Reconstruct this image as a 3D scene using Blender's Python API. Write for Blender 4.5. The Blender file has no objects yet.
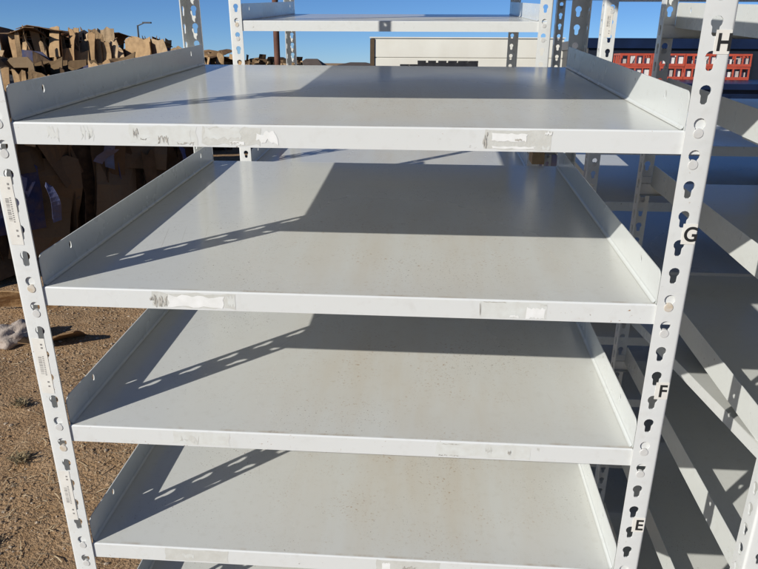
import bpy, bmesh, math, random
from mathutils import Vector, Matrix, noise
from mathutils.geometry import tessellate_polygon

random.seed(7)
R = math.radians
S = bpy.context.scene
COL = S.collection
ALPHA = R(4.8)          # the yard slopes up away from the camera under the shelving
H0 = 1.70               # height of the reference shelf above the ground
RX = Matrix.Rotation(ALPHA, 3, 'X')
W, D = 0.8416, 0.8334   # clear width between posts, depth of a unit
PITCH = 0.0381
LIP = 0.0284


def U(p):
    """shelving-frame point -> world point"""
    return RX @ Vector((p[0], p[1], p[2] + H0))


# ------------------------------------------------------------------ materials
class NT:
    def __init__(s, name):
        s.m = bpy.data.materials.new(name)
        s.m.use_nodes = True
        s.t = s.m.node_tree
        s.b = s.t.nodes['Principled BSDF']

    def n(s, typ, **kw):
        nd = s.t.nodes.new(typ)
        ins = kw.pop('ins', {})
        for k, v in kw.items():
            setattr(nd, k, v)
        for k, v in ins.items():
            if hasattr(v, 'is_output'):
                s.t.links.new(v, nd.inputs[k])
            else:
                nd.inputs[k].default_value = v
        return nd

    def l(s, a, b):
        s.t.links.new(a, b)

    def coord(s, which='Object'):
        return s.n('ShaderNodeTexCoord').outputs[which]

    def noise(s, vec, scale, detail=4, rough=.55):
        return s.n('ShaderNodeTexNoise', ins={'Vector': vec, 'Scale': scale, 'Detail': detail, 'Roughness': rough}).outputs['Fac']

    def ramp(s, fac, a, b, lo=0., hi=1.):
        return s.n('ShaderNodeMapRange', ins={'Value': fac, 'From Min': a, 'From Max': b, 'To Min': lo, 'To Max': hi}).outputs['Result']

    def math(s, op, a, b=0.):
        return s.n('ShaderNodeMath', operation=op, ins={0: a, 1: b}).outputs[0]

    def mix(s, fac, a, b):
        nd = s.n('ShaderNodeMix', data_type='RGBA')
        for k, v in ((0, fac), (6, a), (7, b)):
            if hasattr(v, 'is_output'):
                s.l(v, nd.inputs[k])
            else:
                nd.inputs[k].default_value = v
        return nd.outputs[2]

    def scl(s, vec, sc):
        return s.n('ShaderNodeMapping', ins={'Vector': vec, 'Scale': sc}).outputs[0]

    def bump(s, h, strength, dist=.01):
        nd = s.n('ShaderNodeBump', ins={'Height': h, 'Strength': strength, 'Distance': dist})
        s.l(nd.outputs[0], s.b.inputs['Normal'])

    def set(s, col=None, rough=None, metal=None, spec=None):
        for k, v in (('Base Color', col), ('Roughness', rough), ('Metallic', metal), ('Specular IOR Level', spec)):
            if v is None:
                continue
            if hasattr(v, 'is_output'):
                s.l(v, s.b.inputs[k])
            else:
                s.b.inputs[k].default_value = v


def c(r, g, b):
    return (r, g, b, 1)


def mat_paint(name, base, dusty=0., rough=.27, chips=.5):
    t = NT(name)
    o = t.coord()
    rnd = t.n('ShaderNodeObjectInfo').outputs['Random']
    off = t.n('ShaderNodeCombineXYZ', ins={0: t.math('MULTIPLY', rnd, 37.), 1: t.math('MULTIPLY', rnd, 91.)}).outputs[0]
    v = t.n('ShaderNodeVectorMath', operation='ADD', ins={0: o, 1: off}).outputs[0]
    big = t.noise(v, 3.2, 5)
    fine = t.noise(v, 60, 3)
    col = t.mix(t.ramp(big, .35, .7, 0, .35), c(*base), c(base[0]*.91, base[1]*.90, base[2]*.87))
    col = t.mix(t.ramp(fine, .55, .75, 0, .14), col, c(.40, .37, .31))
    # scattered rust pin-spots and scuffs
    sp = t.noise(v, 230, 2, .5)
    clump = t.noise(v, 9, 3)
    spot = t.math('MULTIPLY', t.ramp(sp, .70, .75), t.ramp(clump, .52, .68))
    col = t.mix(t.math('MULTIPLY', spot, chips), col, c(.30, .17, .08))
    fl = t.math('MULTIPLY', t.ramp(t.noise(v, 75, 4, .6), .66, .69), t.ramp(t.noise(v, 7, 3), .55, .66))
    col = t.mix(t.math('MULTIPLY', fl, chips), col, c(.24, .20, .16))
    if dusty > 0:
        xyz = t.n('ShaderNodeSeparateXYZ', ins={0: o})
        cx = t.ramp(t.math('ABSOLUTE', t.math('SUBTRACT', xyz.outputs[0], .52)), .10, .36, 1, 0)
        cy = t.ramp(t.math('ABSOLUTE', t.math('SUBTRACT', xyz.outputs[1], .20)), .08, .42, 1, .1)
        m = t.math('MULTIPLY', cx, cy)
        streak = t.noise(t.scl(v, (14, 2.2, 1)), 1., 4, .6)
        m2 = t.math('MULTIPLY', m, t.ramp(streak, .38, .72, .15, 1))
        col = t.mix(t.math('MULTIPLY', m2, .29*dusty), col, c(.50, .385, .23))
        sp2 = t.noise(v, 190, 4, .7)
        s2 = t.math('MULTIPLY', t.ramp(sp2, .585, .67), t.ramp(t.noise(v, 13, 4), .44, .6))
        mm = t.math('ADD', t.math('MULTIPLY', m, .95), .08)
        col = t.mix(t.math('MULTIPLY', t.math('MULTIPLY', s2, mm), .7), col, c(.33, .20, .09))
        sp3 = t.noise(v, 300, 2, .6)
        s3 = t.math('MULTIPLY', t.ramp(sp3, .66, .70), t.ramp(t.noise(v, 5, 3), .5, .6))
        col = t.mix(t.math('MULTIPLY', s3, .8), col, c(.12, .08, .05))
        # thin scratches
        for ang, sd in ((.5, 3.), (-.9, 11.), (1.35, 23.)):
            rv = t.n('ShaderNodeMapping', ins={'Vector': v, 'Rotation': (0, 0, ang), 'Location': (sd, sd*.7, 0)}).outputs[0]
            sn = t.noise(t.scl(rv, (2.2, 330, 1)), 1., 2, .5)
            sc_ = t.math('MULTIPLY', t.ramp(sn, .725, .75), t.ramp(t.noise(rv, 6, 2), .56, .6))
            col = t.mix(t.math('MULTIPLY', sc_, .5), col, c(.34, .31, .26))
        # rust bleeding along the front fold
        fr = t.ramp(xyz.outputs[1], .004, .012, 1, 0)
        col = t.mix(t.math('MULTIPLY', fr, t.ramp(t.noise(t.scl(v, (16, 3, 1)), 1., 4, .65), .48, .62, 0, .6)), col, c(.33, .21, .10))
        # long dry scuffs wiped across the deck
        sc = t.noise(t.scl(v, (3, 38, 1)), 1.6, 5, .7)
        col = t.mix(t.ramp(sc, .66, .80, 0, .16), col, c(.36, .34, .30))
    rr = t.ramp(big, .3, .75, rough*.8, rough*1.5)
    if dusty > 0:
        rr = t.math('ADD', rr, t.math('MULTIPLY', m, .22))
    t.set(col, rr)
    wav = t.noise(v, 5.5, 1)
    t.bump(t.math('ADD', wav, t.math('MULTIPLY', fine, .012)), .10, .01)
    return t.m


def mat_noise(name, a, b, scale=8, rough=.8, bump=0., detail=5, spec=.3, coords='Object', dist=.02):
    t = NT(name)
    v = t.coord(coords)
    f = t.noise(v, scale, detail)
    t.set(t.mix(t.ramp(f, .3, .7), c(*a), c(*b)), rough, spec=spec)
    if bump:
        t.bump(t.noise(v, scale*3, 4), bump, dist)
    return t.m


def mat_card(name):
    t = NT(name)
    att = t.n('ShaderNodeAttribute', attribute_name='tint').outputs['Color']
    v = t.coord()
    f = t.noise(v, 14, 5)
    g = t.noise(t.scl(v, (3, 3, 40)), 2, 3)
    col = t.mix(t.ramp(f, .35, .7, 0, .45), att, c(.16, .10, .055))
    col = t.mix(t.ramp(g, .6, .75, 0, .25), col, c(.07, .045, .028))
    t.set(col, .85, spec=.15)
    t.bump(f, .4, .02)
    return t.m


def mat_ground():
    t = NT('dirt')
    v = t.coord()
    a = t.noise(v, 1.1, 6, .6)
    b = t.noise(v, 14, 6, .65)
    d = t.noise(v, 75, 4, .6)
    col = t.mix(t.ramp(a, .35, .65), c(.42, .265, .14), c(.33, .205, .11))
    col = t.mix(t.ramp(b, .42, .68), col, c(.48, .325, .19))
    col = t.mix(t.ramp(d, .52, .7, 0, .75), col, c(.17, .11, .065))
    col = t.mix(t.ramp(t.noise(v, 120, 2), .64, .72, 0, .7), col, c(.48, .37, .26))
    far = t.noise(v, .06, 4)
    col = t.mix(t.ramp(far, .45, .6, 0, .3), col, c(.26, .22, .12))
    t.set(col, .95, spec=.15)
    t.bump(t.math('ADD', t.math('MULTIPLY', b, .6), d), .9, .025)
    return t.m


M = {}
M['white'] = mat_paint('white_paint', (.665, .676, .66), chips=1.0)
M['deck'] = mat_paint('deck_paint', (.63, .64, .61), dusty=1.25, rough=.15)
M['side'] = mat_paint('side_paint', (.655, .675, .655), rough=.24, chips=.8)
M['rivet'] = mat_noise('rivet_paint', (.60, .60, .585), (.54, .53, .50), 90, .35)
M['rivetr'] = mat_noise('worn_rivet', (.60, .585, .55), (.50, .40, .27), 110, .5)
M['paper'] = mat_noise('torn_paper', (.80, .80, .78), (.70, .70, .67), 60, .9)
M['glue'] = mat_noise('old_adhesive', (.59, .59, .55), (.53, .525, .48), 70, .6, .06)
M['glue2'] = mat_noise('faint_adhesive', (.655, .67, .64), (.59, .59, .55), 90, .5)
M['grime'] = mat_noise('scraped_grime', (.34, .32, .28), (.50, .48, .43), 200, .8)
M['label'] = mat_noise('label_paper', (.74, .72, .66), (.66, .63, .57), 40, .75)
M['ink'] = mat_noise('black_ink', (.012, .012, .013), (.03, .03, .03), 60, .6)
M['ink2'] = mat_noise('faded_ink', (.20, .19, .18), (.30, .28, .26), 90, .7)
M['card'] = mat_card('cardboard')
M['dirt'] = mat_ground()
M['trailer'] = mat_noise('white_siding', (.70, .68, .60), (.62, .59, .51), 1.5, .5)
M['brown'] = mat_noise('brown_trim', (.10, .065, .035), (.06, .04, .025), 6, .8)
M['black'] = mat_noise('black_plastic', (.012, .012, .014), (.028, .028, .03), 10, .45)
M['navy'] = mat_noise('navy_paint', (.008, .018, .056), (.005, .010, .028), 2.5, .35)
M['navy2'] = mat_noise('dark_navy', (.010, .013, .022), (.018, .021, .032), 3, .4)
M['red'] = mat_noise('red_plastic', (.50, .085, .045), (.36, .06, .035), 12, .4)
M['carton'] = mat_noise('white_carton', (.74, .73, .70), (.55, .53, .50), 9, .7)
M['carton2'] = mat_noise('dull_carton', (.50, .44, .40), (.36, .32, .30), 9, .7)
M['rust'] = mat_noise('rusty_pipe', (.10, .045, .032), (.16, .075, .05), 20, .8)
M['roof'] = mat_noise('brown_shingle', (.085, .065, .055), (.12, .095, .08), 1.2, .9)
M['groof'] = mat_noise('grey_shingle', (.19, .18, .18), (.25, .24, .23), 1.2, .9)
M['hwall'] = mat_noise('beige_wall', (.44, .38, .30), (.36, .31, .25), .8, .9)
M['glass'] = mat_noise('window_glass', (.03, .04, .05), (.05, .06, .07), 1, .15)
M['steel'] = mat_noise('dark_steel', (.05, .055, .06), (.08, .08, .085), 5, .5)
M['rubber'] = mat_noise('tyre_rubber', (.018, .018, .018), (.03, .03, .03), 20, .9)
M['stone'] = mat_noise('gravel_stone', (.40, .28, .17), (.22, .15, .09), 5, .9, coords='Object')
M['stone2'] = mat_noise('pale_gravel', (.50, .41, .31), (.34, .26, .18), 7, .9)
M['cloth'] = mat_noise('grey_rag', (.46, .39, .33), (.33, .27, .23), 25, .95, .3)
M['weed'] = mat_noise('dry_weed', (.23, .18, .10), (.30, .23, .13), 20, .9)
M['straw'] = mat_noise('pale_straw', (.60, .47, .30), (.42, .31, .18), 30, .9)
M['wood'] = mat_noise('raw_wood', (.48, .31, .16), (.36, .22, .11), 30, .8)


# ------------------------------------------------------------------ mesh tools
class MB:
    def __init__(s):
        s.v, s.f, s.m, s.t = [], [], [], []

    def face(s, pts, mi=0, tint=None):
        i = len(s.v)
        s.v += [tuple(p) for p in pts]
        s.f.append(tuple(range(i, i+len(pts))))
        s.m.append(mi)
        s.t.append(tint)

    def box(s, x0, x1, y0, y1, z0, z1, mi=0, xf=None, tint=None):
        P = [Vector((x, y, z)) for x in (x0, x1) for y in (y0, y1) for z in (z0, z1)]
        if xf:
            P = [xf @ p for p in P]
        for q in ((0, 1, 3, 2), (4, 6, 7, 5), (0, 4, 5, 1), (2, 3, 7, 6), (0, 2, 6, 4), (1, 5, 7, 3)):
            s.face([P[k] for k in q], mi, tint)

    def plate(s, outer, holes, th, fr, mi=0, edges=True, openedge=None):
        """2D polygon with holes extruded by th; fr(u, v, w) -> 3D"""
        loops = [outer]+holes
        L3 = [[Vector((p[0], p[1], 0)) for p in l] for l in loops]
        flat = [p for l in loops for p in l]
        tris = tessellate_polygon(L3)
        fl = Vector(fr(1, 0, 0))-Vector(fr(0, 0, 0))
        fv = Vector(fr(0, 1, 0))-Vector(fr(0, 0, 0))
        fw = Vector(fr(0, 0, 1))-Vector(fr(0, 0, 0))
        flip = fl.cross(fv).dot(fw) < 0
        for t in tris:
            a, b, d = (flat[i] for i in t)
            ar = (b[0]-a[0])*(d[1]-a[1])-(b[1]-a[1])*(d[0]-a[0])
            if abs(ar) < 1e-14:
                continue
            if ar < 0:
                b, d = d, b
            top = [fr(p[0], p[1], th) for p in (a, b, d)]
            bot = [fr(p[0], p[1], 0) for p in (a, d, b)]
            if flip:
                top.reverse(); bot.reverse()
            s.face(top, mi); s.face(bot, mi)
        for li, l in enumerate(loops):
            n = len(l)
            for i in range(n):
                if li == 0 and (not edges or (openedge and openedge(l[i], l[(i+1) % n]))):
                    continue
                p, q = l[i], l[(i+1) % n]
                s.face([fr(p[0], p[1], 0), fr(q[0], q[1], 0), fr(q[0], q[1], th), fr(p[0], p[1], th)], mi)

    def tube(s, a, b, r0, r1=None, n=8, mi=0, cap=True):
        r1 = r0 if r1 is None else r1
        a, b = Vector(a), Vector(b)
        d = (b-a).normalized()
        x = d.orthogonal().normalized()
        y = d.cross(x)
        ra = [a+(x*math.cos(2*math.pi*i/n)+y*math.sin(2*math.pi*i/n))*r0 for i in range(n)]
        rb = [b+(x*math.cos(2*math.pi*i/n)+y*math.sin(2*math.pi*i/n))*r1 for i in range(n)]
        for i in range(n):
            j = (i+1) % n
            s.face([ra[i], ra[j], rb[j], rb[i]], mi)
        if cap:
            s.face(rb, mi); s.face(list(reversed(ra)), mi)

    def mesh(s, name, mats, weld=True, smooth=None):
        me = bpy.data.meshes.new(name)
        me.from_pydata(s.v, [], s.f)
        for k in mats:
            me.materials.append(M[k])
        me.polygons.foreach_set('material_index', s.m)
        if any(t is not None for t in s.t):
            ca = me.color_attributes.new('tint', 'FLOAT_COLOR', 'CORNER')
            k = 0
            for f, t in zip(s.f, s.t):
                for _ in f:
                    ca.data[k].color = (*(t or (.3, .2, .1)), 1)
                    k += 1
        if weld:
            bm = bmesh.new(); bm.from_mesh(me)
            bmesh.ops.remove_doubles(bm, verts=bm.verts, dist=1e-6)
            bmesh.ops.recalc_face_normals(bm, faces=bm.faces)
            bm.to_mesh(me); bm.free()
        if smooth:
            me.shade_smooth()
            me.set_sharp_from_angle(angle=smooth)
        me.update()
        return me


def obj(name, me, parent=None, loc=(0, 0, 0), rot=(0, 0, 0), label=None):
    o = bpy.data.objects.new(name, me)
    COL.objects.link(o)
    o.location = loc
    o.rotation_euler = rot
    if parent:
        o.parent = parent
    if label:
        o['label'] = label
    return o


def tag(o, label, cat, group=None):
    o['label'] = label
    o['category'] = cat
    if group:
        o['group'] = group
    return o


def thing(name, label, cat, loc=(0, 0, 0), rot=(0, 0, 0), group=None):
    o = bpy.data.objects.new(name, None)
    o.empty_display_size = .1
    COL.objects.link(o)
    o.location = loc
    o.rotation_euler = rot
    return tag(o, label, cat, group)


# ------------------------------------------------------------------ shelving units
PW = .036      # post face width
PT = .0022     # steel thickness
ZT = .93       # top of a post above the reference shelf


def keyhole(cx, cz):
    P = []
    for i in range(11):
        a = math.radians(-50+i*(280/10))
        P.append((cx+.0070*math.cos(a), cz+.0045+.0070*math.sin(a)))
    P += [(cx-.0042, cz-.0085), (cx-.0022, cz-.0108), (cx+.0022, cz-.0108), (cx+.0042, cz-.0085)]
    return P


def post_mesh(sx, sy):
    """angle post; local origin: inner edge of the front face at the ground; sx=1 leg on the outer left"""
    mb = MB()
    rb = .004
    zs = []
    k0 = math.ceil((-H0+.03-.004)/PITCH)
    z = .004+PITCH*k0
    while z < ZT-.02:
        zs.append(z); z += PITCH
    cuts = [-H0]+[zz+PITCH/2 for zz in zs[:-1]]+[ZT]
    for i, zz in enumerate(zs):
        a, b = cuts[i]+H0, cuts[i+1]+H0
        # keep only the true long edges closed, cell borders stay open
        ends = (i == 0, i == len(zs)-1)

        def oe(p, q, a=a, b=b, ends=ends):
            if abs(p[1]-q[1]) < 1e-9:
                return not ((ends[0] and abs(p[1]-a) < 1e-9) or (ends[1] and abs(p[1]-b) < 1e-9))
            return p[0] > 1e-9-.0 and False or (p[0] < -PW+rb+1e-6)
        rect = [(-PW+rb, a), (0, a), (0, b), (-PW+rb, b)]
        mb.plate(rect, [keyhole(-.0152, zz+H0)], PT, lambda u, v, w: (sx*u, sy*w, v), openedge=oe)

        def oe2(p, q, a=a, b=b, ends=ends):
            if abs(p[1]-q[1]) < 1e-9:
                return not ((ends[0] and abs(p[1]-a) < 1e-9) or (ends[1] and abs(p[1]-b) < 1e-9))
            return p[0] < rb+1e-6
        rect = [(rb, a), (PW, a), (PW, b), (rb, b)]
        mb.plate(rect, [keyhole(PW-.0160, zz+H0)], PT, lambda u, v, w: (sx*(-PW+w), sy*u, v), openedge=oe2)
        # the rolled corner
        n = 5
        for r in (rb, rb-PT):
            for j in range(n):
                t0, t1 = math.pi/2*j/n, math.pi/2*(j+1)/n
                q = []
                for t, zq in ((t0, a), (t1, a), (t1, b), (t0, b)):
                    q.append((sx*(-PW+rb-r*math.sin(t)), sy*(rb-r*math.cos(t)), zq))
                mb.face(q)
    return mb.mesh('angle_post', ['white'], smooth=R(35))


POST = {(sx, sy): post_mesh(sx, sy) for sx in (1, -1) for sy in (1, -1)}


def deck_mesh():
    mb = MB()
    n = 14
    y0, y1 = .0052, D-.0052
    # slightly dished sheet so reflections are not perfectly flat

    def zz(x, y):
        return -.0018*math.sin(math.pi*x/W)*math.sin(math.pi*(y-y0)/(y1-y0))
    for i in range(n):
        for j in range(n):
            xs = [W*i/n, W*(i+1)/n]; ys = [y0+(y1-y0)*j/n, y0+(y1-y0)*(j+1)/n]
            q = [(xs[0], ys[0]), (xs[1], ys[0]), (xs[1], ys[1]), (xs[0], ys[1])]
            mb.face([(x, y, zz(x, y)) for x, y in q])
            mb.face([(x, y, zz(x, y)-.0014) for x, y in reversed(q)])
    # stiffening hat channel under the deck
    mb.box(.03, W-.03, D*.5-.035, D*.5+.035, -.022, -.006)
    return mb.mesh('shelf_deck', ['deck'], smooth=R(30))


def lip_mesh(sy):
    mb = MB()
    yo, yi = .0028, .0042
    r = .0024
    x0, x1 = -.029, W+.029
    prof = [(yo, -LIP)]
    for i in range(6):
        t = math.pi/2*i/5
        prof.append((yo+r-r*math.cos(t), -r+r*math.sin(t)))
    prof += [(.0056, 0)]
    prof = [(yo+.012, -LIP-.0002)]+prof
    for i in range(len(prof)-1):
        (a, b), (d, e) = prof[i], prof[i+1]
        inner = i >= 2
        xa, xb = (x0, x1) if not inner else (0, W)
        if i == 1:
            xa, xb = x0, x1
        mb.face([(xa, sy*a, b), (xb, sy*a, b), (xb, sy*d, e), (xa, sy*d, e)])
    # inner face for thickness
    mb.face([(x0, sy*yi, -LIP+.001), (x1, sy*yi, -LIP+.001), (x1, sy*yi, -.0022), (x0, sy*yi, -.0022)])
    mb.face([(x0, sy*yo, -r), (0, sy*yo, -r), (0, sy*yo, -.0004), (x0, sy*yo, -.0004)])
    mb.face([(W, sy*yo, -r), (x1, sy*yo, -r), (x1, sy*yo, -.0004), (W, sy*yo, -.0004)])
    # end tabs that reach up behind the post face
    for xa, xb in ((-.029, -.0015), (W+.0015, W+.029)):
        mb.box(xa, xb, min(sy*.0029, sy*.0041), max(sy*.0029, sy*.0041), 0.0005, .016)
    return mb.mesh('shelf_lip', ['white'], smooth=R(40))


FH = .0455


def side_mesh(sx):
    mb = MB()
    r = .010
    ya, yb = .0075, D-.0075
    out = [(ya, -.006), (yb, -.006)]
    for cxx, a0 in ((yb-r, 0), (ya+r, 90)):
        for i in range(6):
            a = math.radians(a0+18*i)
            out.append((cxx+r*math.cos(a), FH-r+r*math.sin(a)))

    def slot(cy, cz):
        return [(cy+.0032*math.cos(2*math.pi*i/10), cz+.0058*math.sin(2*math.pi*i/10)) for i in range(10)]
    mb.plate(out, [slot(.095, .031), slot(D-.095, .031)], .0014, lambda u, v, w: (sx*(-w), u, v))
    # rolled foot where the side meets the deck
    n = 5
    rr = .004
    for j in range(n):
        t0, t1 = math.pi/2*j/n, math.pi/2*(j+1)/n
        q = []
        for t, y in ((t0, ya), (t0, yb), (t1, yb), (t1, ya)):
            q.append((sx*(rr-rr*math.cos(t)+.0003), y, .0006+rr-rr*math.sin(t)))
        mb.face(q)
    return mb.mesh('side_panel', ['side'], smooth=R(35))


def rivet_mesh(mat):
    mb = MB()
    n = 16
    r = .0060
    prof = [(r, .004), (r, -.0004), (r*.92, -.0009), (r*.35, -.0010)]
    for k in range(len(prof)-1):
        for i in range(n):
            a, b = 2*math.pi*i/n, 2*math.pi*(i+1)/n
            q = [(prof[kk][0]*math.cos(t), prof[kk][1], prof[kk][0]*math.sin(t)) for kk, t in ((k, a), (k, b), (k+1, b), (k+1, a))]
            mb.face(q)
    mb.face([(prof[-1][0]*math.cos(2*math.pi*i/n), prof[-1][1], prof[-1][0]*math.sin(2*math.pi*i/n)) for i in range(n)])
    return mb.mesh('rivet', [mat], smooth=R(40))


DECK = deck_mesh()
LIPM = {1: lip_mesh(1), -1: lip_mesh(-1)}
SIDE = {1: side_mesh(1), -1: side_mesh(-1)}
RIV = [rivet_mesh('rivet'), rivet_mesh('rivetr')]


def add_shelf(root, z, rivets=True, tilt=0):
    zl = z+H0
    d = obj('shelf', DECK, root, (0, 0, zl), (tilt, 0, 0))
    obj('front_lip', LIPM[1], d)
    obj('rear_lip', LIPM[-1], d, (0, D, 0))
    obj('side_panel', SIDE[1], d)
    obj('side_panel', SIDE[-1], d, (W, 0, 0))
    if rivets:
        for x in (-.0152, W+.0152):
            for k in (0, 1):
                kk = round((.004-z)/PITCH)
                zc = .004-PITCH*(kk+k)
                o = obj('rivet', RIV[random.random() < .2], d, (x, 0, zc-.0066-z))
                o.rotation_euler = (0, random.random()*6, 0)
                obj('rivet', RIV[0], d, (x, D, zc-.0066-z), (0, 0, math.pi))
    return d


def unit(label, p, shelves, group=None, rivets=True, rz=0, cat='shelving unit'):
    root = thing('shelving_unit', label, cat, U((p[0], p[1], -H0+p[2])), (ALPHA, 0, rz), group)
    posts = [obj('post', POST[1, 1], root), obj('post', POST[-1, 1], root, (W, 0, 0)),
             obj('post', POST[1, -1], root, (0, D, 0)), obj('post', POST[-1, -1], root, (W, D, 0))]
    sh = [add_shelf(root, z, rivets) for z in shelves]
    return root, posts, sh


G = 'white steel shelving units standing in two rows in the yard'
A_root, A_post, A_sh = unit('nearest white steel shelving unit with letters H, G, F and E on its right post', (0, 0, 0),
                            [.875, .2286, 0, -.2286, -.4572, -.6858, -.9144, -1.143, -1.3716, -1.6002], G)
unit('white steel shelving unit straight behind the nearest one, its lit shelf lip against the sky', (-.012, 1.25, 0),
     [.466, .085, -.334, -.75, -1.17, -1.6], G)
C_root, C_post, C_sh = unit('white steel shelving unit close beside the nearest one on its right, mostly in shade', (1.070, .0, 0),
                            [.30, .092, -.066, -.266, -.50, -.748, -1.0, -1.25, -1.6], G)
D_root, D_post, D_sh = unit('white steel shelving unit at the back right, a barcode label on its sunlit post', (1.035, 1.22, 0),
     [.55, .165, -.25, -.42, -.64, -.87, -1.1, -1.35, -1.6], G)
RL = 'unseen white steel shelving unit added at the right end of its row to block sky light'
unit(RL, (2.10, 0, 0), [.30, .092, -.14, -.37, -.60, -.83, -1.06, -1.3, -1.6], G+', unseen right end', rivets=False)  # both added out of view to keep sky light off the right-hand decks
unit(RL, (2.08, 1.22, 0), [.55, .165, -.25, -.42, -.64, -.87, -1.1, -1.35, -1.6], G+', unseen right end', rivets=False)


def shape2d(mb, pts, y, mi):
    """flat patch on a plane y=const facing the camera; pts (x, z)"""
    tr = tessellate_polygon([[Vector((p[0], p[1], 0)) for p in pts]])
    for t in tr:
        a, b, d = (pts[i] for i in t)
        if (b[0]-a[0])*(d[1]-a[1])-(b[1]-a[1])*(d[0]-a[0]) < 0:
            b, d = d, b
        mb.face([(q[0], y, q[1]) for q in (a, b, d)], mi)


def torn(x0, x1, z0, z1, rough, n=11):
    """rectangle with ragged edges"""
    P = []
    w, h = x1-x0, z1-z0
    for i in range(n):
        P.append((x0+w*i/n, z0+rough*h*random.random()))
    for i in range(3):
        P.append((x1-rough*w*.25*random.random(), z0+h*i/3))
    for i in range(n):
        P.append((x1-w*i/n, z1-rough*h*random.random()))
    for i in range(3):
        P.append((x0+rough*w*.25*random.random(), z1-h*i/3))
    return P


def residue(shelf, patches):
    clusters = []
    for p in sorted(patches):
        if clusters and p[0] < max(q[1] for q in clusters[-1])+.001:
            clusters[-1].append(p)
        else:
            clusters.append([p])
    for k in clusters:
        residue_one(shelf, k)


def residue_one(shelf, patches):
    mb = MB()
    order = sorted(patches, key=lambda p: ((1, 2, 0, 3).index(p[4]) if not (p[4] == 2 and p[1]-p[0] > .05) else -1, -(p[1]-p[0])))
    for i, (x0, x1, a, b, kind, rough) in enumerate(order):
        y = .00265-.00012*i
        shape2d(mb, torn(x0, x1, -LIP*b, -LIP*a, rough), y, kind)
    me = mb.mesh('label_residue', ['paper', 'glue', 'glue2', 'grime'], weld=False)
    obj('label_residue', me, shelf, label='torn paper and old glue left where labels were peeled off the lip')


# kinds: 0 paper, 1 glue, 2 faint glue, 3 scraped grime; a,b = fraction down the lip
residue(A_sh[2], [(.153, .243, .05, .95, 2, .12), (.16, .235, .1, .8, 2, .3), (.159, .166, .15, .7, 3, .8), (.19, .205, .5, .95, 3, .9), (.214, .238, .78, .97, 3, .8),
                  (.045, .062, .12, .9, 2, .5), (.09, .108, .1, .85, 2, .7), (.168, .176, .62, .75, 3, .7),
                  (.247, .325, .06, .94, 1, .18), (.25, .30, .1, .7, 2, .3), (.316, .346, .18, .88, 0, .4), (.283, .303, .72, .9, 0, .3), (.284, .296, .76, .84, 3, .6),
                  (.603, .686, .05, .95, 1, .08), (.612, .656, .2, .58, 0, .16), (.640, .649, .42, .55, 3, .4), (.612, .668, .76, .90, 0, .35), (.676, .685, .1, .3, 0, .5), (.601, .607, .1, .9, 3, .8), (.672, .684, .7, .95, 2, .6)])
residue(A_sh[3], [(.155, .275, .06, .94, 1, .14), (.176, .259, .2, .9, 0, .22), (.157, .178, .2, .95, 3, .9), (.262, .274, .15, .9, 2, .4), (.152, .158, .3, .6, 3, .8),
                  (.61, .70, .06, .94, 2, .06), (.672, .698, .3, .95, 0, .2), (.650, .664, .75, .9, 0, .5), (.6095, .6115, .1, .9, 3, .6), (.614, .645, .08, .13, 3, .5), (.69, .70, .1, .3, 1, .6)])
residue(A_sh[4], [(.159, .248, .06, .94, 2, .12), (.17, .20, .3, .9, 1, .7), (.556, .70, .06, .94, 2, .15), (.566, .595, .12, .2, 3, .8), (.561, .575, .8, .92, 3, .9), (.578, .592, .8, .92, 3, .9), (.63, .64, .2, .7, 1, .8), (.663, .668, .3, .8, 3, .9), (.705, .709, .1, .4, 1, .6)])
residue(A_sh[5], [(.12, .228, .06, .94, 1, .1), (.15, .17, .3, .8, 2, .6), (.468, .572, .06, .94, 1, .08), (.478, .492, .2, .95, 0, .2), (.51, .535, .3, .95, 3, .6), (.69, .73, .1, .9, 2, .2)])


# letter labels on the right front post (local origin W,0,0 -> x' = x - W)
def letter_label(post, ch, z0, z1, tw=.0176):
    x0 = .0162
    mb = MB()
    zc0, zc1 = z0+H0, z1+H0
    xa = x0+.0015
    mb.box(x0, x0+tw, -.0005, .0, zc0, zc1)
    me = mb.mesh('letter_label', ['label', 'ink'])
    cu = bpy.data.curves.new('letter', 'FONT')
    cu.body = ch
    cu.size = .0268
    cu.offset = .0006
    to = bpy.data.objects.new('letter', cu)
    COL.objects.link(to)
    dg = bpy.context.evaluated_depsgraph_get()
    tm = bpy.data.meshes.new_from_object(to.evaluated_get(dg))
    bpy.data.objects.remove(to)
    bm = bmesh.new(); bm.from_mesh(me)
    bm2 = bmesh.new(); bm2.from_mesh(tm)
    xs = [v.co.x for v in bm2.verts]; ys = [v.co.y for v in bm2.verts]
    cx, cy = x0+tw*.60, (zc0+zc1)/2
    mp = {}
    for v in bm2.verts:
        mp[v] = bm.verts.new((cx+(v.co.x-(min(xs)+max(xs))/2)*.92, -.0009, cy+v.co.y-(min(ys)+max(ys))/2))
    for f in bm2.faces:
        try:
            nf = bm.faces.new([mp[v] for v in f.verts]); nf.material_index = 1
        except ValueError:
            pass
    bm.to_mesh(me); bm.free(); bm2.free()
    bpy.data.meshes.remove(tm)
    obj('letter_label', me, post, label='white sticker with black letter '+ch)


for ch, z0, z1 in (('H', .088, .1145), ('G', -.1425, -.1155), ('F', -.3705, -.344), ('E', -.6035, -.577)):
    letter_label(A_post[1], ch, z0, z1)


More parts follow.
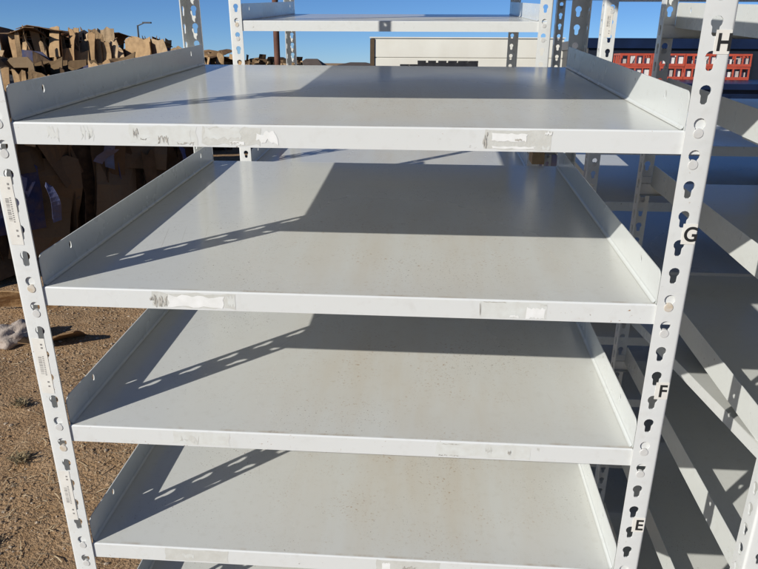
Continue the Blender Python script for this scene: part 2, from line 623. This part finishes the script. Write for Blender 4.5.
def barcode(post, x0, x1, z0, z1, fade=0, rot=0):
    mb = MB()
    a, b = z0+H0, z1+H0
    mb.box(x0, x1, -.0005, 0, a, b)
    rnd = random.Random(3+fade)
    w = x1-x0
    z = a+(b-a)*.36
    while z < a+(b-a)*.68:
        t = rnd.choice((.0005, .0008, .0013))
        mb.face([(x0+w*.22, -.0008, z), (x0+w*.48, -.0008, z), (x0+w*.48, -.0008, z+t), (x0+w*.22, -.0008, z+t)], 1)
        z += t+rnd.choice((.0006, .0009, .0015))
    z = a+(b-a)*.34
    while z < a+(b-a)*.70:
        mb.face([(x0+w*.56, -.0008, z), (x0+w*.68, -.0008, z), (x0+w*.68, -.0008, z+.0014), (x0+w*.56, -.0008, z+.0014)], 1)
        z += .0030
    for q in (.12, .2, .82, .88):
        mb.face([(x0+w*.6, -.0008, a+(b-a)*q), (x0+w*.75, -.0008, a+(b-a)*q), (x0+w*.75, -.0008, a+(b-a)*(q+.03)), (x0+w*.6, -.0008, a+(b-a)*(q+.03))], 1)
    obj('barcode_label', mb.mesh('barcode_label', ['label', 'ink2']), post, label='narrow white paper label with a small grey barcode')


barcode(A_post[0], -.0305, -.0130, -.166, -.071)
barcode(A_post[0], -.0300, -.0115, -.400, -.309, 1)
barcode(A_post[0], -.0310, -.0140, -.636, -.541, 2)

barcode(D_post[0], -.030, -.012, .045, .125, 3)

# a loose shelf that has dropped at the back inside the right unit
ls = thing('loose_shelf', 'loose flat white shelf tilted down at the back inside the right unit', 'shelf', U((1.066, .02, -.492)), (ALPHA-R(8.4), 0, 0))
mb = MB()
mb.box(0, W-.008, 0, .80, -.0012, 0)
obj('panel', mb.mesh('panel', ['deck']), ls)
mb = MB()
for q in ((0, .0014, 0, .80), (W-.0094, W-.008, 0, .80)):
    mb.box(*q, -.024, -.0014)
mb.box(.0016, W-.0096, 0, .0014, -.024, -.0014)
mb.box(.0016, W-.0096, .7986, .80, -.024, -.0014)
obj('rim', mb.mesh('rim', ['white']), ls)

# the wooden spacer seen between two shelves
mb = MB()
mb.box(0, .030, 0, .06, 0, .028)
o = obj('wood_block', mb.mesh('wood_block', ['wood']), None, U((.790, .885, -.237)), (ALPHA, 0, 0))
BLOCK = o


# ------------------------------------------------------------------ ground
T = math.tan(ALPHA)


def hermite(x, x0, z0, m0, x1, z1, m1):
    h = x1-x0
    t = (x-x0)/h
    return (2*t**3-3*t**2+1)*z0+(t**3-2*t**2+t)*h*m0+(-2*t**3+3*t**2)*z1+(t**3-t**2)*h*m1


FAR = .05


def zg(y):
    if y < -3:
        return T*-3+max(0, 0)
    if y < 4.2:
        return T*y
    if y < 15:
        return hermite(y, 4.2, T*4.2, T, 15, FAR, 0)
    return FAR


def ground():
    def steps(a, b, n):
        return [a+(b-a)*i/n for i in range(n)]
    xs = [-3000, -900, -300, -100, -40, -15]+steps(-6, -.2, 150)+steps(-.2, 6, 40)+[6, 10, 16, 40, 100, 300, 900, 3000]
    ys = [-60, -20, -8, -4, -3.5]+steps(-3, .2, 24)+steps(.2, 4.4, 130)+steps(4.4, 15.5, 70)+[15.5, 18, 22, 30, 45, 70, 120, 250, 600, 1500, 4000]
    vs = []
    for y in ys:
        for x in xs:
            h = zg(y)
            if -8 < x < 8 and -4 < y < 16:
                p = Vector((x*1.7, y*1.7, 0))
                h += .018*noise.noise(p)+.010*noise.noise(p*3.1)+.006*noise.noise(p*9)
            vs.append((x, y, h))
    nx = len(xs)
    fs = [(j*nx+i, j*nx+i+1, (j+1)*nx+i+1, (j+1)*nx+i) for j in range(len(ys)-1) for i in range(nx-1)]
    me = bpy.data.meshes.new('ground')
    me.from_pydata(vs, [], fs)
    me.materials.append(M['dirt'])
    me.shade_smooth()
    o = obj('ground', me)
    o['kind'] = 'structure'


ground()


def gravel():
    mb = MB()
    rnd = random.Random(11)
    ico = bmesh.new()
    bmesh.ops.create_icosphere(ico, subdivisions=1, radius=1)
    base = [v.co.copy() for v in ico.verts]
    fc = [[v.index for v in f.verts] for f in ico.faces]
    ico.free()
    vs, fs, ms = [], [], []
    for k in range(15000):
        y = rnd.uniform(.3, 4.0)
        x = rnd.uniform(-1.1-.45*y, -.05 if y < 1.2 else -.3)
        if noise.noise(Vector((x*1.3, y*1.3, 3)))+rnd.uniform(-.45, .45) < -.1:
            continue
        r = .0022+.0062*rnd.random()**2.5
        if rnd.random() < .012:
            r *= 2.0
        p = Vector((x*1.7, y*1.7, 0))
        h = zg(y)+.018*noise.noise(p)+.010*noise.noise(p*3.1)+.006*noise.noise(p*9)
        sc = Vector((r*rnd.uniform(.7, 1.5), r*rnd.uniform(.7, 1.5), r*rnd.uniform(.4, .8)))
        i0 = len(vs)
        ra = rnd.random()*6.3
        ca, sa = math.cos(ra), math.sin(ra)
        for b in base:
            q = b*(1+.25*rnd.uniform(-1, 1))
            X, Y, Z = q.x*sc.x, q.y*sc.y, q.z*sc.z
            vs.append((x+X*ca-Y*sa, y+X*sa+Y*ca, h+Z+sc.z*.3))
        mi = rnd.random() < .22
        for f in fc:
            fs.append([i0+i for i in f]); ms.append(int(mi))
    me = bpy.data.meshes.new('gravel')
    me.from_pydata(vs, [], fs)
    me.materials.append(M['stone']); me.materials.append(M['stone2'])
    me.polygons.foreach_set('material_index', ms)
    o = obj('gravel', me)
    o['kind'] = 'stuff'
    tag(o, 'loose brown gravel scattered over the bare dirt left of the shelves', 'gravel')


gravel()


def straw():
    mb = MB()
    rnd = random.Random(21)
    for k in range(3600):
        y = rnd.uniform(.4, 3.9)
        x = rnd.uniform(-1.1-.45*y, -.15)
        if noise.noise(Vector((x*1.6, y*1.6, 9)))+rnd.uniform(-.4, .4) < .05:
            continue
        p = Vector((x*1.7, y*1.7, 0))
        h = zg(y)+.018*noise.noise(p)+.010*noise.noise(p*3.1)+.006*noise.noise(p*9)+.005
        a = rnd.random()*6.28
        l = rnd.uniform(.008, .035)
        w = rnd.uniform(.0008, .0022)
        d = Vector((math.cos(a), math.sin(a), rnd.uniform(-.1, .25)))*l
        q = Vector((-math.sin(a), math.cos(a), rnd.uniform(-.4, .4)))*w
        o = Vector((x, y, h))
        mid = o+Vector((0, 0, rnd.uniform(.001, .006)))
        mb.face([o-d-q, o-d+q, mid+q, mid-q]); mb.face([mid-q, mid+q, o+d+q, o+d-q])
    o = obj('straw_litter', mb.mesh('straw_litter', ['straw'], weld=False))
    o['kind'] = 'stuff'
    tag(o, 'pale straw and wood slivers littering the dirt left of the shelves', 'straw')


straw()


# ------------------------------------------------------------------ baled cardboard
TAN = [(.40, .27, .145), (.34, .22, .115), (.45, .32, .19), (.28, .175, .09), (.22, .135, .07), (.38, .25, .14), (.17, .10, .055), (.12, .075, .045)]
ODD = [(.09, .13, .36), (.16, .20, .42), (.62, .60, .56), (.05, .19, .36), (.34, .10, .08)]


def sheet(mb, xf, w, h, th, tint, rnd, crump=.03, n=4, m=4):
    """a crumpled rectangle of board in local XZ, thickness along Y"""
    seed = Vector((rnd.random()*90, rnd.random()*90, rnd.random()*90))
    g = []
    cut = rnd.random()
    for j in range(m+1):
        row = []
        for i in range(n+1):
            u, v = i/n-.5, j/m
            p = Vector((u*w, 0, v*h))
            p.y = crump*2*noise.noise(seed+p*3.2)
            p.x += crump*noise.noise(seed*2+p*2.1)
            if j == m:
                p.z += h*.10*noise.noise(seed*3+Vector((u*4, 0, 0)))-(.18*h*max(0, u*2-.3) if cut < .3 else 0)
            row.append(p)
        g.append(row)
    for j in range(m):
        for i in range(n):
            q = [g[j][i], g[j][i+1], g[j+1][i+1], g[j+1][i]]
            mb.face([xf @ p for p in q], 0, tint)
            mb.face([xf @ (p+Vector((0, th, 0))) for p in reversed(q)], 0, tint)
    edge = tuple(min(1, k*1.15) for k in tint)
    rim = [g[0][i] for i in range(n+1)]+[g[j][n] for j in range(1, m+1)]+[g[m][i] for i in range(n-1, -1, -1)]+[g[j][0] for j in range(m-1, 0, -1)]
    for i in range(len(rim)):
        a, b = rim[i], rim[(i+1) % len(rim)]
        o = Vector((0, th, 0))
        mb.face([xf @ a, xf @ b, xf @ (b+o), xf @ (a+o)], 0, edge)


def bale(name, label, loc, rz, L, Wd, H, seed, odd=.05, group='baled cardboard along the left of the yard', dark=1., flaps=2, res=4, dens=1., lit=10, big=1., strips=0, panel=False):
    """L along local x (the long visible side is local -y), Wd along y"""
    rnd = random.Random(seed)
    mb = MB()
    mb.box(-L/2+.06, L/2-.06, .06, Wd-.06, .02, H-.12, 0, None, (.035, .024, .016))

    def tint():
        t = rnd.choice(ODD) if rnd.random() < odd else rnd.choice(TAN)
        k = rnd.uniform(.7, 1.1)*dark  # dark scales the tint, putting the nearest bale's shade into its colour
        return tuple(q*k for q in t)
    # vertical sheets packed side by side along the length: their edges make the long side
    n = int(L/.05*dens)
    for i in range(n):
        x = -L/2+L*(i+rnd.uniform(.0, 1))/n
        w = Wd*rnd.uniform(.75, 1.02)
        h = H*rnd.uniform(.6, 1.03)
        z = rnd.choice((0, 0, H-h, (H-h)*rnd.random()))
        xf = Matrix.Translation((x, Wd/2+rnd.uniform(-.05, .03), z)) @ Matrix.Rotation(math.pi/2+rnd.gauss(0, .16), 4, 'Z') @ Matrix.Rotation(rnd.gauss(0, .07), 4, 'X') @ Matrix.Rotation(rnd.gauss(0, .06), 4, 'Y')
        sheet(mb, xf, w, h, .006, tint(), rnd, .05, res, res)
    # sheets lying against the long sides
    for i in range(int(26*dens)):
        w, h = rnd.uniform(.10, .42), rnd.uniform(.25, .9)
        x = rnd.uniform(-L/2+w/2, L/2-w/2)
        z = rnd.uniform(0, max(.02, H-h))
        y = rnd.choice((rnd.uniform(-.03, .05), Wd-rnd.uniform(.0, .06)))
        xf = Matrix.Translation((x, y, z)) @ Matrix.Rotation(rnd.gauss(0, .10), 4, 'Z') @ Matrix.Rotation(rnd.gauss(0, .09), 4, 'X') @ Matrix.Rotation(rnd.gauss(0, .15), 4, 'Y')
        sheet(mb, xf, w, h, .006, tint(), rnd, .05, res, res)
    # loose board lying and sticking up on top
    for i in range(int((10+flaps)*dens)):
        w, h = rnd.uniform(.25, .6), rnd.uniform(.2, .45)
        up = i < flaps
        ang = rnd.uniform(-.2, .5) if up else rnd.choice((-1, 1))*rnd.uniform(1.42, 1.58)
        zz = H-(.22 if up else .08)+rnd.uniform(-.03, .04)
        xf = Matrix.Translation((rnd.uniform(-L/2+.15, L/2-.15), rnd.uniform(.05, Wd-.1), zz)) @ Matrix.Rotation(rnd.gauss(0, .5), 4, 'Z') @ Matrix.Rotation(ang, 4, 'X') @ Matrix.Rotation(rnd.gauss(0, .18), 4, 'Y')
        sheet(mb, xf, w, h, .006, tint(), rnd, .05, res, res)
    # narrow boards proud at the upper edge, turned sunward; paler tint adds sunlight
    for i in range(lit):
        w, h = rnd.uniform(.045, .15), rnd.uniform(.25, .55)
        if big > 1:
            w, h = rnd.uniform(.40, .58), rnd.uniform(.42, .6)
        x = -L/2+L*(i+rnd.uniform(.1, .9))/lit
        lit_t = rnd.choice(((.46, .31, .17), (.42, .28, .15), (.50, .36, .22), (.36, .23, .12)))
        xf = Matrix.Translation((x, rnd.uniform(-.16, .06), H-h+rnd.uniform(-.12, .03))) @ Matrix.Rotation(-rz+rnd.gauss(-.25, .35/big), 4, 'Z') @ Matrix.Rotation(rnd.gauss(.05, .10), 4, 'X') @ Matrix.Rotation(rnd.gauss(0, .14), 4, 'Y')
        sheet(mb, xf, w, h, .006, lit_t, rnd, .03, res, res)
    for i in range(strips):     # torn plastic film caught between the boards
        xf = Matrix.Translation((rnd.uniform(-L/2+.1, L/2-.1), rnd.uniform(-.16, -.08), rnd.uniform(.15, .75))) @ Matrix.Rotation(rnd.gauss(0, .3), 4, 'Y') @ Matrix.Rotation(rnd.gauss(0, .1), 4, 'X')
        sheet(mb, xf, rnd.uniform(.05, .14), rnd.uniform(.12, .34), .002, rnd.choice(((.13, .14, .23), (.09, .11, .22), (.19, .19, .23))), rnd, .10, 5, 9)
    if panel:                   # one big pale board lying on top, tipped to the sun
        xf = Matrix.Translation((.25, .45, H-.06)) @ Matrix.Rotation(-rz+.25, 4, 'Z') @ Matrix.Rotation(-.75, 4, 'X') @ Matrix.Rotation(.2, 4, 'Y')
        sheet(mb, xf, .55, .42, .006, (.48, .34, .20), rnd, .03, res, res)
    me = mb.mesh('cardboard_bale', ['card'], weld=False)
    o = obj(name, me, None, loc, (0, 0, rz))
    tag(o, label, 'cardboard bale', group)
    return o


def B(x, y):
    return (x, y, zg(y)-.03)


BL = [
    ('large cardboard bale nearest the left post, tinted dark as in shade, tan sheets curling off its top', (-1.90, 4.05), 54, 2.0, 1.1, 1.45, 1, .10, .34),
    ('cardboard bale with tightly packed upright tan sheets, second from the left', (-3.22, 6.3), 20, .95, 1.1, 1.66, 2, .04, 1.25),
    ('cardboard bale with big flat sunlit tan box panels and one blue strip', (-3.62, 8.6), 14, 1.25, 1.1, 1.70, 3, .10, 1.3),
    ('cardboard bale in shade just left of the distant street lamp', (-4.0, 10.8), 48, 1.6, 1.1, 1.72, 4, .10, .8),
    ('brown cardboard bale at the far right end of the near row', (-3.8, 12.2), 52, 1.7, 1.1, 1.80, 5, .04, .9),
    ('low cardboard bale far behind the back left post', (-4.6, 14.5), 56, 1.8, 1.1, 1.95, 6, .04, .9),
    ('cardboard bale at the left edge behind the nearest bale, topped by a pale flap', (-3.75, 5.2), 50, 1.7, 1.1, 1.27, 7, .05, .9),
]
for lab, (x, y), a, L, wd, h, sd, od, dk in BL:
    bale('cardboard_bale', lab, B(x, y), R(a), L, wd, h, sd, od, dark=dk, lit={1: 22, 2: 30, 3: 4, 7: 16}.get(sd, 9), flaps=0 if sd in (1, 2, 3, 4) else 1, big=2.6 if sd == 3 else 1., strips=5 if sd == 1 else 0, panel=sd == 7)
FARB = 'far row of dark cardboard bales on the horizon'
for i in range(9):
    y = 19+i*2.6
    x = -6.3+i*.02-i*.06*(i % 2)
    x = -5.9 - .12*i
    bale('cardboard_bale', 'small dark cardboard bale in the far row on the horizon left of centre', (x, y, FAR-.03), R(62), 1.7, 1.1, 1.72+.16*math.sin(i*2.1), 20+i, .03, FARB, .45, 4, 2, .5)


# ------------------------------------------------------------------ debris on the ground
def rag():
    bm = bmesh.new()
    bmesh.ops.create_icosphere(bm, subdivisions=4, radius=1)
    for v in bm.verts:
        p = v.co.copy()
        k = 1+.55*noise.noise(p*1.5+Vector((5, 2, 1)))+.28*noise.noise(p*3.2)+.05*noise.noise(p*9)
        fold = .10*math.sin(p.x*7+3*noise.noise(p*2))
        v.co = Vector((p.x*.075*k, p.y*.125*k, max(-.01, p.z*.075*(k+fold)+.035)))
    me = bpy.data.meshes.new('rag')
    bm.to_mesh(me); bm.free()
    me.materials.append(M['cloth']); me.shade_smooth()
    o = obj('rag', me, None, (-1.80, 2.62, zg(2.62)), (0, 0, R(-25)))
    tag(o, 'crumpled grey rag lying on the dirt at the left edge', 'rag')


rag()
rnd = random.Random(5)
mb = MB()
sheet(mb, Matrix.Rotation(R(38), 4, 'X'), .34, .20, .006, (.52, .34, .17), rnd, .05)
tag(obj('cardboard_scrap', mb.mesh('cardboard_scrap', ['card'], weld=False), None, (-2.02, 3.05, zg(3.05)+.0), (0, 0, R(25))), 'bent tan cardboard scrap leaning on the dirt above the grey rag', 'cardboard')
mb = MB()
sheet(mb, Matrix.Rotation(R(80), 4, 'X'), .30, .22, .006, (.20, .12, .06), rnd, .05)
tag(obj('cardboard_scrap', mb.mesh('cardboard_scrap', ['card'], weld=False), None, (-1.62, 2.72, zg(2.72)+.03), (0, 0, R(10))), 'dark flattened cardboard scrap beside the grey rag', 'cardboard')
mb = MB()
sheet(mb, Matrix.Rotation(R(84), 4, 'X'), .12, .05, .004, (.45, .24, .12), rnd, .02)
tag(obj('cardboard_scrap', mb.mesh('cardboard_scrap', ['card'], weld=False), None, (-.98, 2.52, zg(2.52)+.02), (0, 0, R(-20))), 'tiny orange brown cardboard scrap on the dirt by the shelf side', 'cardboard')


def weed(x, y, n, r, lab):
    mb = MB()
    rw = random.Random(int(x*1000+y*77))
    for i in range(n):
        a = rw.random()*6.28
        p = Vector((rw.gauss(0, r*.3), rw.gauss(0, r*.3), 0))
        d = Vector((math.cos(a), math.sin(a), rw.uniform(.15, .9))).normalized()*r*rw.uniform(.4, 1)
        s_ = Vector((-math.sin(a), math.cos(a), 0))*.003
        q = p+d*.5+Vector((0, 0, r*.12))
        mb.face([p-s_, p+s_, q+s_, q-s_])
        mb.face([q-s_, q+s_, p+d])
    o = obj('weed', mb.mesh('weed', ['weed'], weld=False), None, (x, y, zg(y)+.004))
    tag(o, lab, 'weed')


weed(-1.42, 1.95, 60, .055, 'small dry weed on the open dirt, leftmost and farthest of three')
weed(-1.18, 1.52, 70, .06, 'small dry weed on the dirt midway down the left edge')
weed(-1.02, 1.02, 60, .05, 'small dry weed on the dirt nearest the bottom left corner')
mb = MB()
mb.tube((-.1, 0, .012), (.05, .03, .02), .004, .003, 6)
mb.tube((.05, .03, .02), (.14, .01, .01), .003, .0015, 6)
tag(obj('stick', mb.mesh('stick', ['rust'], weld=False), None, (-.93, 1.75, zg(1.75)), (0, 0, R(40))), 'thin dark stick lying on the dirt beside the left post', 'stick')

# ------------------------------------------------------------------ things behind the shelves
# white box trailer
tr = thing('box_trailer', 'long white box trailer with brown edged end, behind the black pallets', 'trailer', (-.64, 14, FAR), (0, 0, R(-1.5)))
mb = MB()
for k in range(4):
    z0 = .55+.43*k
    mb.box(0, 3.75, 0, 2.2, z0, z0+.410 if k < 3 else 2.2)
for k in range(1, 4):
    mb.box(.02, 3.73, .02, 2.18, .55+.43*k-.022, .55+.43*k+.002)
obj('body', mb.mesh('body', ['trailer']), tr)
mb = MB(); mb.box(-.09, -.004, -.03, 2.2, .52, 2.19); obj('end_frame', mb.mesh('end_frame', ['brown']), tr)
mb = MB(); mb.box(-.10, 3.77, -.03, 2.23, 2.203, 2.225); obj('roof', mb.mesh('roof', ['trailer']), tr)
mb = MB(); mb.box(0, 4.6, .4, .55, .40, .54); mb.box(0, 4.6, 1.6, 1.75, .40, .54); obj('chassis', mb.mesh('chassis', ['steel']), tr)
for x in (1.3, 2.2):
    mb = MB(); mb.tube((x, -.02, .33), (x, .22, .33), .33, n=24); w = obj('wheel', mb.mesh('wheel', ['rubber']), tr)
    mb = MB(); mb.tube((x, -.035, .33), (x, -.02, .33), .17, n=20); obj('rim', mb.mesh('rim', ['trailer']), w)
# lower white container to its right
t2 = thing('storage_box', 'lower white storage container to the right of the white trailer', 'container', (3.0, 14.6, FAR), (0, 0, 0))
mb = MB()
mb.box(.15, 3.1, 0, 2.2, .15, 1.99)
obj('body', mb.mesh('body', ['trailer']), t2)
mb = MB(); mb.box(.12, 3.13, -.03, 2.23, 1.993, 2.04); obj('lid', mb.mesh('lid', ['trailer']), t2)
mb = MB()
for x in (.3, 2.8):
    mb.box(x, x+.15, .1, 2.1, 0, .147)
obj('skid', mb.mesh('skid', ['steel']), t2)


# black plastic pallets in two stacks
def pallet():
    mb = MB()
    for k in range(6):
        mb.box(k*.17, k*.17+.13, 0, .9, .105, .135)
    for x in (0, .42, .85):
        mb.box(x, x+.13, .02, .88, .0, .03)
        for y in (.02, .40, .76):
            mb.box(x+.003, x+.127, y, y+.12, .031, .104)
    mb.box(.002, .978, .002, .04, .045, .104)
    return mb.mesh('plastic_pallet', ['black'])


PAL = pallet()
gp = 'black plastic pallets stacked in front of the white trailer'
for (x, n, lab) in ((.28, 12, 'black plastic pallet in the taller right hand stack'), (-.62+.58, 12, 'black plastic pallet in the lower left hand stack')):
    for k in range(n if x > .2 else n):
        z = zg(11)+k*.138
        if x < .2:
            z -= .06
        o = obj('plastic_pallet', PAL, None, (x+random.uniform(-.015, .015), 11+random.uniform(-.02, .02)+(.0 if x > .2 else 1.0), z-.06), (0, 0, random.uniform(-.015, .015)))
        tag(o, lab, 'pallet', gp+(' right' if x > .2 else ' left'))

# navy container and skip on the right
nc = thing('navy_container', 'long dark navy steel container behind the red crates', 'container', (3.1, 11.5, zg(11.5)-.02))
mb = MB()
mb.box(0, 7, 0, 2.4, .05, 1.86, 0)
for k in range(24):
    mb.box(.1+k*.285, .24+k*.285, -.035, -.003, .12, 1.76)
obj('body', mb.mesh('body', ['navy2']), nc)
mb = MB(); mb.box(-.03, 7.03, -.06, 2.43, 1.863, 2.02); obj('top_rail', mb.mesh('top_rail', ['navy']), nc)
sk = thing('navy_skip', 'low navy blue skip carrying the red crates', 'skip', (1.9, 6.6, zg(6.6)-.02))
mb = MB()
mb.box(0, 3.4, 0, 2.4, .04, 1.12)
for k in range(9):
    mb.box(.08+k*.39, .20+k*.39, -.05, -.003, .1, 1.06)
obj('body', mb.mesh('body', ['navy']), sk)
mb = MB(); mb.box(-.04, 3.44, -.07, 2.44, 1.123, 1.18); obj('rim', mb.mesh('rim', ['navy']), sk)


def crate_meshes():
    w, d, h = .40, .34, .155
    mb = MB()
    t = .018
    mb.box(0, w, 0, d, 0, .012)
    for z0, z1 in ((.013, .034), (h-.024, h)):
        mb.box(0, w, 0, t, z0, z1); mb.box(0, w, d-t, d, z0, z1)
        mb.box(0, t, t+.001, d-t-.001, z0, z1); mb.box(w-t, w, t+.001, d-t-.001, z0, z1)
    for k in range(5):
        x = k*(w-t)/4
        mb.box(x, x+t, .002, t-.002, .035, h-.025)
        mb.box(x, x+t, d-t+.002, d-.002, .035, h-.025)
    for y in (.1, .2):
        mb.box(.002, t-.002, y, y+.03, .035, h-.025); mb.box(w-t+.002, w-.002, y, y+.03, .035, h-.025)
    c_ = mb.mesh('crate', ['red'])
    mb = MB()
    mb.box(0, .076, 0, .26, 0, .122)
    return c_, mb.mesh('carton', ['carton'])


CR, CT = crate_meshes()
CT2 = CT.copy()
CT2.materials[0] = M['carton2']
for row in range(2):
    for k in range(4):
        lab = 'red plastic crate of white cartons, %s row, %s' % (('lower', 'upper')[row], ('leftmost of four', 'second from left of four', 'third from left of four', 'rightmost of four')[k])
        z = zg(6.6)-.02+1.182+row*.157
        r_ = thing('red_crate', lab, 'crate', (2.90+k*.405, 8.55, z), (0, 0, random.uniform(-.02, .02)), 'red crates stacked on the navy skip')
        obj('crate_frame', CR, r_)
        for j in range(4):
            if random.random() < .1:
                continue
            q = obj('carton', CT2 if random.random() < .3 else CT, r_, (.0205+j*.0955+random.uniform(-.002, .002), .024+random.uniform(0, .03), .0125))
            q.scale = (random.uniform(.8, 1), 1, random.uniform(.6, 1))

# rusty pipe, street lamp, houses
o = MB(); o.tube((0, 0, 0), (0, 0, 2.9), .017, n=12); o.tube((0, 0, 2.9), (0, 0, 2.93), .021, n=12)
tag(obj('pipe_post', o.mesh('pipe_post', ['rust'], smooth=R(40)), None, (-.35, 3.2, zg(3.2)-.05), (ALPHA*.3, 0, 0)), 'thin rusty brown pipe standing behind the rear unit', 'post')
lm = thing('street_lamp', 'thin dark street lamp rising beyond the cardboard bales', 'street lamp', (-9.96, 25, FAR))
mb = MB(); mb.tube((0, 0, 0), (0, 0, 2.95), .045, .03, 10); obj('pole', mb.mesh('pole', ['steel'], smooth=R(40)), lm)
mb = MB(); mb.tube((0, 0, 2.93), (.25, 0, 3.03), .02, .018, 8); obj('arm', mb.mesh('arm', ['steel'], smooth=R(40)), lm)
mb = MB(); mb.box(.20, .50, -.06, .06, 3.01, 3.06); obj('lamp_head', mb.mesh('lamp_head', ['steel']), lm)


def house(label, x, y, w, d, wall_h, roof_h, ov, roof, gable='x'):
    h = thing('house', label, 'house', (x, y, FAR-.02))
    mb = MB()
    mb.box(-w/2, w/2, 0, d, 0, wall_h)
    obj('wall', mb.mesh('wall', ['hwall']), h)
    mb = MB()
    a, b = w/2+ov, d+ov
    z0 = wall_h+.003
    if gable == 'front':      # ridge runs away from the viewer
        P = [(-a, -ov, z0), (a, -ov, z0), (a, b, z0), (-a, b, z0), (0, -ov, z0+roof_h), (0, b, z0+roof_h)]
        F = [(0, 1, 4), (2, 3, 5), (1, 2, 5, 4), (3, 0, 4, 5), (0, 3, 2, 1)]
    else:                     # hipped, ridge left to right
        k = min(a*.6, d*.5)
        P = [(-a, -ov, z0), (a, -ov, z0), (a, b, z0), (-a, b, z0), (-a+k, d/2, z0+roof_h), (a-k, d/2, z0+roof_h)]
        F = [(0, 1, 5, 4), (1, 2, 5), (2, 3, 4, 5), (3, 0, 4), (0, 3, 2, 1)]
    for f in F:
        mb.face([P[i] for i in f])
    obj('roof', mb.mesh('roof', [roof]), h)
    for k in (-.28, .22):
        mb = MB(); mb.box(k*w-.5, k*w+.5, -.05, -.005, .35*wall_h, .35*wall_h+min(1.1, .5*wall_h)); obj('window', mb.mesh('window', ['glass']), h)
    return h


house('distant house with a dark brown hipped roof on the horizon', -13.1, 80, 2.9, 4, 1.32, .85, .2, 'roof')
house('distant long low beige building with a brown roof, left of the white trailer', -8.9, 90, 4.6, 5, 1.45, .38, .2, 'roof')
house('distant grey gable roofed house behind the rear unit left post', -12.9, 60, 3.4, 5, 1.35, .85, .15, 'groof', 'front')
tag(BLOCK, 'small tan wood block wedged under the top shelf at the rear right', 'wood block')

# ------------------------------------------------------------------ camera
cam = bpy.data.cameras.new('camera')
cam.sensor_fit = 'HORIZONTAL'
cam.sensor_width = 36
cam.lens = 706.4095*36/758
cam.clip_start = .02
cam.clip_end = 9000
co = bpy.data.objects.new('camera', cam)
COL.objects.link(co)
r_ = Vector((0.9973709187151991, 0.07213851445480743, 0.006876425921449105))
u_ = Vector((-0.02811840970386951, 0.29780074384795974, 0.9542138502449685))
f_ = Vector((-0.06678776487445119, 0.9518984986309493, -0.29904622179057805))
co.matrix_world = Matrix(((r_.x, u_.x, -f_.x, 0.5369090474205668), (r_.y, u_.y, -f_.y, -1.029233902439136), (r_.z, u_.z, -f_.z, 1.769142807053643), (0, 0, 0, 1)))
S.camera = co

# ------------------------------------------------------------------ light
L = RX @ Vector((1.37, 1.385, -1)).normalized()
sun = bpy.data.lights.new('sun', 'SUN')
sun.energy = 5.0
sun.angle = R(.5)
sun.color = (1., .965, .89)
so = bpy.data.objects.new('sun', sun)
COL.objects.link(so)
so.rotation_euler = L.to_track_quat('-Z', 'Y').to_euler()
so.location = (-5, -5, 6)
wd = bpy.data.worlds.new('World')
S.world = wd
wd.use_nodes = True
nt = wd.node_tree
sky = nt.nodes.new('ShaderNodeTexSky')
sky.sky_type = 'NISHITA'
sky.sun_disc = False
sky.sun_elevation = math.asin(-L.z)
sky.sun_rotation = math.atan2(-L.x, -L.y)
sky.air_density = .55
sky.dust_density = 0
sky.ozone_density = 8.0
bg = nt.nodes['Background']
bg.inputs[1].default_value = .088
nt.links.new(sky.outputs[0], bg.inputs[0])

S.view_settings.view_transform = 'Standard'
S.view_settings.look = 'None'
S.view_settings.exposure = 0
S.view_settings.gamma = 1
S.render.engine = 'CYCLES'
S.cycles.max_bounces = 8
S.cycles.sample_clamp_indirect = 8
